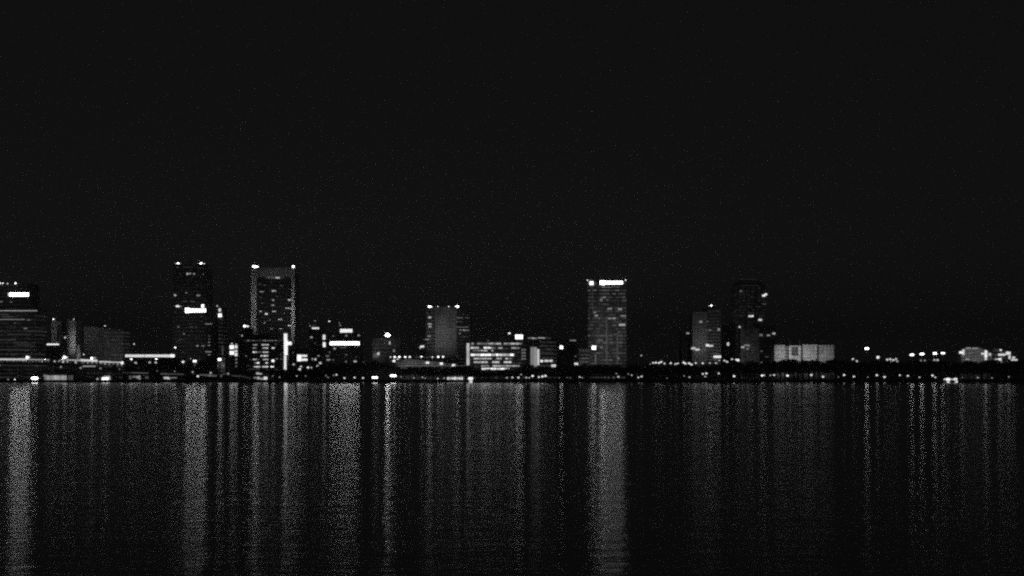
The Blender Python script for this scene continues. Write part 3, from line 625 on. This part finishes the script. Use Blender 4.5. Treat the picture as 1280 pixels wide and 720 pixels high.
def shelter(name, label, x0, x1, yt, D, lamps, cat):
    b = Bld(name, label, x0, x1, D, 5, cat); b.root.location.z = 0
    z = lambda y: wz(y, D)
    m = MB().box(b.x(x0), b.x(x1), 0, 5, .9, 1.2)
    n = max(2, int((x1 - x0)/3))
    for k in range(n + 1):
        c = b.x(x0) + .2 + (b.x(x1) - b.x(x0) - .4) * k/n
        for d in (.2, 4.6): m.cone((c, d, -1.5), (c, d, 1.3), .17, .17, 6)
    link('dock', m.mesh('dock', rough('timber', .10)), b.root)
    m = MB()
    for k in range(n + 1):
        c = b.x(x0) + .4 + (b.x(x1) - b.x(x0) - .8) * k/n
        for d in (.5, 4.3): m.cone((c, d, 1.2), (c, d, z(yt)), .1, .1, 6)
    link('post', m.mesh('posts', METAL), b.root)
    X0, X1 = b.x(x0), b.x(x1)
    link('roof', MB().prism([(X0 - .6, z(yt)), (X1 + .6, z(yt)), ((X0 + X1)/2 + 1, z(yt) + 1.3), ((X0 + X1)/2 - 1, z(yt) + 1.3)], -.6, 5.4).mesh('roof', METAL), b.root)
    for (px, y, w, h, e) in lamps:
        link('lamp', MB().box(b.x(px - w/2), b.x(px + w/2), -.9, -.61, z(y + h/2), z(y - h/2)).mesh('lamp', emi(e)), b.root)
    return b
shelter('dock_shelter', 'small roofed dock with lamps and added glowing reflections over the water at right', 1179, 1198, 473.4, 1440,
        [(1181.4, 474.0, 4, 2, .9), (1184.8, 474.2, 4.4, 3.4, 1.5), (1185, 477.8, 3, 3, 1.1), (1189, 474.2, 4.6, 1.6, .8), (1194, 474, 4.6, 3, 1.2), (1195.4, 477.6, 2.8, 3, 1.2), (1189, 478.6, 5, .8, .1)], 'dock')  # lower boxes are lamp reflections drawn as glowing shapes
shelter('dock_shelter', 'narrow roofed dock with stacked lamps right of the covered landing stage', 584.5, 591.5, 471.2, 1440,
        [(588.2, 473.2, 6, 3.4, 1.5), (588.6, 476.8, 3.4, 2.4, 1.2)], 'dock')

# ------------------------------------------------------------------ lamps on posts
SECT = [(-99, 60, 'the tower cut by the left edge'), (60, 104, 'the pale twin slabs'), (104, 155, 'the two dim striped towers'), (155, 224, 'the long roof strip'), (224, 285, 'the tall dark sign tower'),
        (285, 400, 'the floodlit pier tower'), (400, 462, 'the two stacked bar signs'), (462, 525, 'the blazing mast lamp'), (525, 584, 'the pale panel tower'), (584, 660, 'the all-lit office block'),
        (660, 724, 'the glowing stair tower'), (724, 800, 'the wide-sign tower'), (800, 862, 'the dark gap'), (862, 912, 'the slim apartment tower'), (912, 968, 'the tallest apartment tower'),
        (968, 1046, 'the pale low block'), (1046, 1132, 'the lone tall mast'), (1132, 1196, 'the four mast lamps'), (1196, 1400, 'the far right hall')]
ORD = ['', 'first', 'second', 'third', 'fourth', 'fifth', 'sixth', 'seventh', 'eighth', 'ninth', 'tenth', 'eleventh', 'twelfth', 'thirteenth', 'fourteenth', 'fifteenth']
NUM = ['', 'one', 'two', 'three', 'four', 'five', 'six', 'seven', 'eight', 'nine', 'ten', 'eleven', 'twelve', 'thirteen', 'fourteen', 'fifteen']
POST = {}
def post_mesh(h):
    k = round(h * 2) / 2
    if k not in POST:
        POST[k] = MB().cone((0, 0, 0), (0, 0, .5), .22, .16).cone((0, 0, .5), (0, 0, 1), .10, .06).mesh('post', METAL)
    return POST[k]
HEAD = {}
def head_mesh(r, e):
    if e < 4.5: e = round(.45 * e + .2, 2)
    k = (round(r, 1), e)
    if k not in HEAD: HEAD[k] = MB().ball((0, 0, 0), k[0], k[0], k[0]*.8, 8, 5).mesh('lamp_head', emi(e))
    return HEAD[k]
def lamp(name, label, cat, group, px, y, D, r, e, base=GZ, arms=0, arm_w=1.6):
    X, Z = wx(px, D), wz(y, D); h = max(.6, Z - base)
    root = tag(link(name, None, loc=(X, D, base)), label, cat, group)
    link('pole', MB().cone((0, 0, 0), (0, 0, .6), .2, .14).cone((0, 0, .601), (0, 0, h - r*.8), .11, .06).mesh('pole', METAL), root)
    if arms:
        link('crossarm', MB().box(-arm_w, arm_w, -.12, .12, h - r*.8, h - r*.8 + .2).mesh('crossarm', METAL), root)
        for k in range(arms):
            link('lamp_head', head_mesh(r, e), root, (-arm_w + 2*arm_w*k/(arms - 1), -.2, h + .25))
    else:
        link('lamp_cap', MB().cone((0, 0, h + r*.82), (0, 0, h + r*.82 + .12), r*.8, .1).mesh('lamp_cap', METAL), root)
        link('lamp_head', head_mesh(r, e), root, (0, 0, h))
    return root
def lamp_row(lst, name, fmt, cat, group, D, arms=0, base=GZ):
    sec = {}
    for it in sorted(lst):
        for i, (a, b_, nm) in enumerate(SECT):
            if a <= it[0] < b_: sec.setdefault(i, []).append(it)
    for i, its in sec.items():
        for k, it in enumerate(its):
            px, y, r, e = it[:4]
            if len(its) == 1: lab = fmt[0] % SECT[i][2]
            else: lab = fmt[1] % (ORD[k + 1], NUM[len(its)], SECT[i][2])
            lamp(name, lab, cat, group, px, y, it[5] if len(it) > 5 else D, r, e, base, it[4] if len(it) > 4 else arms)
# low lamps on the riverwalk
SH = [(10, 474.6, .8, .5), (18.6, 474.4, .8, 3.6), (43.4, 473.2, 1.5, 8, 4), (247.4, 470.3, 1.1, 2.6),
      (341, 470, .6, .7), (349.4, 471.4, .8, .4), (371, 470, .7, 1.4), (382, 470, .6, .5), (407.5, 469.6, .6, .6), (410, 471.8, .7, .5), (420.6, 468.4, .9, 2.0), (417, 469, .7, .3),
      (430.6, 472.6, .9, 2.4), (443.2, 472, .9, 2.4), (453.8, 472.4, .9, 2.4), (468.6, 472.2, 1.2, 4.5, 3), (491.6, 470, 1.3, 5, 3), (501.2, 471, .6, .6), (517.4, 472.4, .7, 1.0), (528, 471.6, .8, .8), (531.6, 472.8, .6, .6), (547.3, 473.2, .8, 1.5),
      (633.6, 472.2, .8, 1.2), (640.4, 471.8, .9, 1.6), (648, 472, 1.0, 2.2), (651.4, 468.2, .7, .9), (657.8, 472, .8, 1.6), (661.6, 472.2, .8, .8), (665.8, 470, 1.1, 3), (673.6, 471.4, 1.0, 2.2), (678, 470.6, 1.1, 2.6), (681.8, 469.8, 1.1, 2.6),
      (699, 472, .5, .3), (709, 472, .5, .3), (713, 472.4, .5, .3), (724.6, 471.2, .9, 1.4), (727.8, 472.2, .6, .8), (770.4, 467, .7, .6), (773, 471, .9, 1.7), (785.4, 467.6, .7, .4), (789.6, 469, .9, .7), (798, 471.8, .9, 1.5), (802, 470.6, 1.0, 1.6), (834, 472.6, .5, .3),
      (855.2, 470, .7, .4), (861.8, 471.4, .9, 1.1), (878.6, 467.4, 1.0, 1.6), (883, 466.8, 1.1, 2), (881.6, 470.6, 1.0, .5), (898.4, 466.8, 1.0, 1.6), (917.6, 470.2, 1.1, 3), (952.6, 469.4, 1.2, 3), (955.4, 469, .8, 1), (963, 469, .8, .8), (967.6, 468.8, 1.0, 1.8), (984.4, 469.6, 1.2, 3.4),
      (1014.2, 468.8, 1.1, 2.2), (1028.8, 471, 1.1, 2.2), (1048, 471.2, .6, .3), (1055.2, 468.8, 1.1, 2.2), (1067.4, 470.8, 1.0, 2.2), (1084.8, 471.4, .7, .3), (1096, 469, 1.1, 2.2), (1105.6, 471.2, 1.2, 2.2), (1124.8, 469, .9, 1.8), (1134.8, 469.8, 1.0, 2.2), (1149.4, 471.6, .8, 1.3),
      (1165.6, 469.4, 1.1, 2.6), (1169.2, 471.6, .9, 1.4), (1203, 472, .5, .3), (1222.4, 472, 1.0, .5), (1240, 472.4, .8, .4), (1261, 471, .8, .4)]
lamp_row(SH, 'riverwalk_lamp', ('small shore lamp alone below %s', '%s from left of %s shore lamps below %s'), 'street lamp', 'small lamps along the shore walk', 1461)
# street lamps showing above the trees
UP = [(813, 455.4, .9, 1.2), (816.4, 453.8, 1.1, 2.2), (819.8, 453.4, 1.1, 2.4), (823.6, 453.6, 1.1, 2.4), (826.4, 452.4, 1.1, 2.2), (830.6, 454.4, 1.0, 1.6), (838.4, 454, 1.1, 2.2), (807.4, 458.8, 1.1, 2.0), (801.6, 444.4, .9, .8), (843.8, 455.2, .9, 1.4), (845.4, 454.6, .9, 1.6), (847.6, 454.2, .9, 1.4),
      (854.6, 453.2, 1.2, 2.4), (856.8, 454.4, 1.1, 2.2), (861.6, 454.2, 1.2, 2.4), (864.4, 455.8, 1.2, 2.6), (869.8, 453.8, 1.0, 1.8), (878.4, 454, 1.1, 2.0), (887.4, 454, .9, 1.0), (894.8, 454, 1.0, 1.8), (899, 450.6, .9, .9), (905.6, 450.8, 1.1, 1.4), (908.8, 452.4, 1.1, 1.5),
      (915, 449, 1.0, 1.6), (920.8, 449.6, 1.2, 2.6), (922.6, 450.2, 1.4, 3), (952, 453.2, .8, .8),
      (1066, 448.8, 1.1, 1.6), (1070.8, 451.6, 1.2, 2.2), (1097.4, 446.6, 1.7, 2.6), (1109, 449.6, 1.2, 1.7), (1112.8, 449, 1.2, 1.7), (1116.8, 450, 1.2, 1.5), (1120, 448.8, 1.1, 1.3), (1121.6, 452, 1.2, 1.2), (1114, 451.8, 1.1, 1.0),
      (1151, 450.4, 1.0, .6), (1156, 450.6, 1.0, .4), (1168, 450, 1.2, 1.1), (1172, 450, 1.2, 1.2)]
lamp_row(UP, 'street_lamp', ('street lamp above the trees beside %s', '%s from left of %s treetop lamps by %s'), 'street lamp', 'street lamps showing above the dark trees', 1530)
# high masts
for px, y, r, e, arms, lab in ((1083.5, 436, 1.2, 7, 4, 'lone tall floodlight mast standing clear above the dark trees'), (1140, 443.8, 1.2, 5.5, 3, 'leftmost of the four floodlight masts above the dark trees'),
                       (1152.4, 442.8, 1.3, 6, 4, 'brightest of four floodlight masts, second from the left'), (1168.6, 442, 1.2, 5, 3, 'third from left of the four floodlight masts'),
                       (1178.6, 441.8, 1.1, 4.5, 2, 'rightmost of the four floodlight masts, beside the dark gap')):
    lamp('floodlight_mast', lab, 'floodlight mast', 'floodlight masts right of the pale low block', px, y, 1560, r, e, GZ, arms, .8)
# small curved row of lamps at the foot of the pier tower
for k, (px, y, r, e) in enumerate(((374.6, 461.6, 1.4, 2.2), (376.2, 458.2, 1.0, 1.6), (385, 459.4, 1.2, 2.4), (389.2, 459.6, .9, 1.0), (397, 457.6, 1.2, 1.7), (400.4, 453.8, 1.3, 1.3), (367.2, 455.4, 1.0, .9))):
    lamp('plaza_lamp', '%s of seven plaza lamps curving up from the dark shore trees' % ('topmost last', 'first', 'second', 'third', 'fourth', 'fifth', 'rightmost')[(k + 1) % 7] if False else
         ['lowest and brightest plaza lamp right of the vertical edge light', 'plaza lamp just above the lowest bright one', 'bright plaza lamp midway along the curved row', 'small faint plaza lamp midway along the curved row',
          'fifth plaza lamp where the curved row starts to rise', 'rightmost and highest plaza lamp of the curved row', 'small plaza lamp alone, leftmost by the vertical edge light'][k], 'street lamp', 'plaza lamps curving beside the pier tower', px, y, 1520, r, e)

# ------------------------------------------------------------------ trees
LEAF = rough('foliage', .10, .35, .6, .8); BARK = rough('bark', .08, .2, 2, .9)
def tree_meshes(seed):
    rnd = random.Random(seed)
    t_ = MB().cone((0, 0, 0), (rnd.uniform(-.3, .3), 0, 6), .42, .28)
    limbs = []
    for k in range(6):
        a = rnd.uniform(0, 6.28); p = (0, 0, rnd.uniform(3.2, 6)); q = (math.cos(a)*rnd.uniform(2, 3.6), math.sin(a)*rnd.uniform(2, 3.6), rnd.uniform(7, 11))
        t_.cone(p, q, .2, .07, 6); limbs.append(q)
    c = MB()
    clumps = [(q[0], q[1], q[2], rnd.uniform(1.6, 2.6)) for q in limbs] + [(rnd.uniform(-2.6, 2.6), rnd.uniform(-2.4, 2.4), rnd.uniform(4.5, 11.6), rnd.uniform(1.3, 2.6)) for _ in range(8)]
    for (x, y, z, r) in clumps:
        for _ in range(int(34 * r)):
            d = Vector((rnd.gauss(0, 1), rnd.gauss(0, 1), rnd.gauss(0, 1))).normalized() * r * rnd.uniform(.45, 1.05)
            p = Vector((x, y, z)) + Vector((d.x, d.y, d.z * .75)); s = rnd.uniform(.25, .55)
            u = Vector((rnd.gauss(0, 1), rnd.gauss(0, 1), rnd.gauss(0, .6))).normalized(); v = u.orthogonal().normalized() * s * .6; u = u * s
            i = len(c.v); c.v += [tuple(p - u), tuple(p + v), tuple(p + u), tuple(p - v)]; c.f.append((i, i+1, i+2, i+3))
    return t_.mesh('trunk', BARK), c.mesh('crown', LEAF)
TM = [tree_meshes(s) for s in (1, 2, 3, 4, 5)]
PROF = [(285, 466), (345, 463), (378, 463), (392, 461), (405, 456), (440, 455), (470, 453), (482, 456), (500, 459.5), (590, 459.5), (604, 464), (634, 463.5), (650, 460), (695, 459), (712, 455.5), (745, 457), (862, 457), (905, 455), (925, 453), (965, 451.5), (1045, 450.5), (1060, 453), (1200, 452), (1290, 452.5), (1400, 453)]
def prof(x):
    for (a, ya), (b_, yb) in zip(PROF, PROF[1:]):
        if a <= x <= b_: return ya + (yb - ya) * (x - a) / (b_ - a)
    return PROF[-1][1]
random.seed(99)
def plant_row(D, step, drop, wide, label, group, x0=288, x1=1292):
    x = x0; cnt = {}
    ones = ['', 'first', 'second', 'third', 'fourth', 'fifth', 'sixth', 'seventh', 'eighth', 'ninth', 'tenth', 'eleventh', 'twelfth', 'thirteenth', 'fourteenth', 'fifteenth', 'sixteenth', 'seventeenth', 'eighteenth', 'nineteenth', 'twentieth']
    while x < x1:
        ht = wz(prof(x) + drop + random.choice((-2.4, -1.2, -.5, .3, 1.0, 1.8)) + random.uniform(-.5, .5), D) - GZ
        k = random.randrange(5); s = ht / 12.6
        sec = [nm for a, b_, nm in SECT if a <= x < b_][0] if x < 1400 else SECT[-1][2]
        cnt[sec] = cnt.get(sec, 0) + 1
        root = tag(link('tree', None, loc=(wx(x, D), D + random.uniform(-3, 3), GZ)), label % (ones[cnt[sec]] if cnt[sec] <= 20 else 'twenty-' + ones[cnt[sec] - 20], sec), 'tree', group + ' below ' + sec)
        root.rotation_euler.z = random.uniform(0, 6.28); sx = s * random.uniform(.9, 1.2) if s > wide else wide; root.scale = (max(sx, wide), max(sx, wide), s)
        link('trunk', TM[k][0], root); link('crown', TM[k][1], root)
        x += step * random.uniform(.75, 1.25)
plant_row(1476, 5.6, 1.2, .95, '%s from left of the front dark trees below %s', 'front row of dark trees')
plant_row(1510, 6.2, -.2, 1.05, '%s from left of the rear dark trees behind %s', 'rear row of dark trees')

# ------------------------------------------------------------------ haze added over river and city to lift dark walls and give glow
hm = bpy.data.materials.new('haze'); hm.use_nodes = True; ht = hm.node_tree; ht.nodes.clear()
ho = ht.nodes.new('ShaderNodeOutputMaterial'); pv = ht.nodes.new('ShaderNodeVolumePrincipled')
pv.inputs['Color'].default_value = (.9, .9, .9, 1); pv.inputs['Density'].default_value = HAZE
pv.inputs['Anisotropy'].default_value = 0.3
ht.links.new(pv.outputs[0], ho.inputs['Volume'])
hz = link('haze', MB().box(-4100, 4100, -400, 6100, -3, 190).mesh('haze', hm)); tag(hz, kind='stuff')
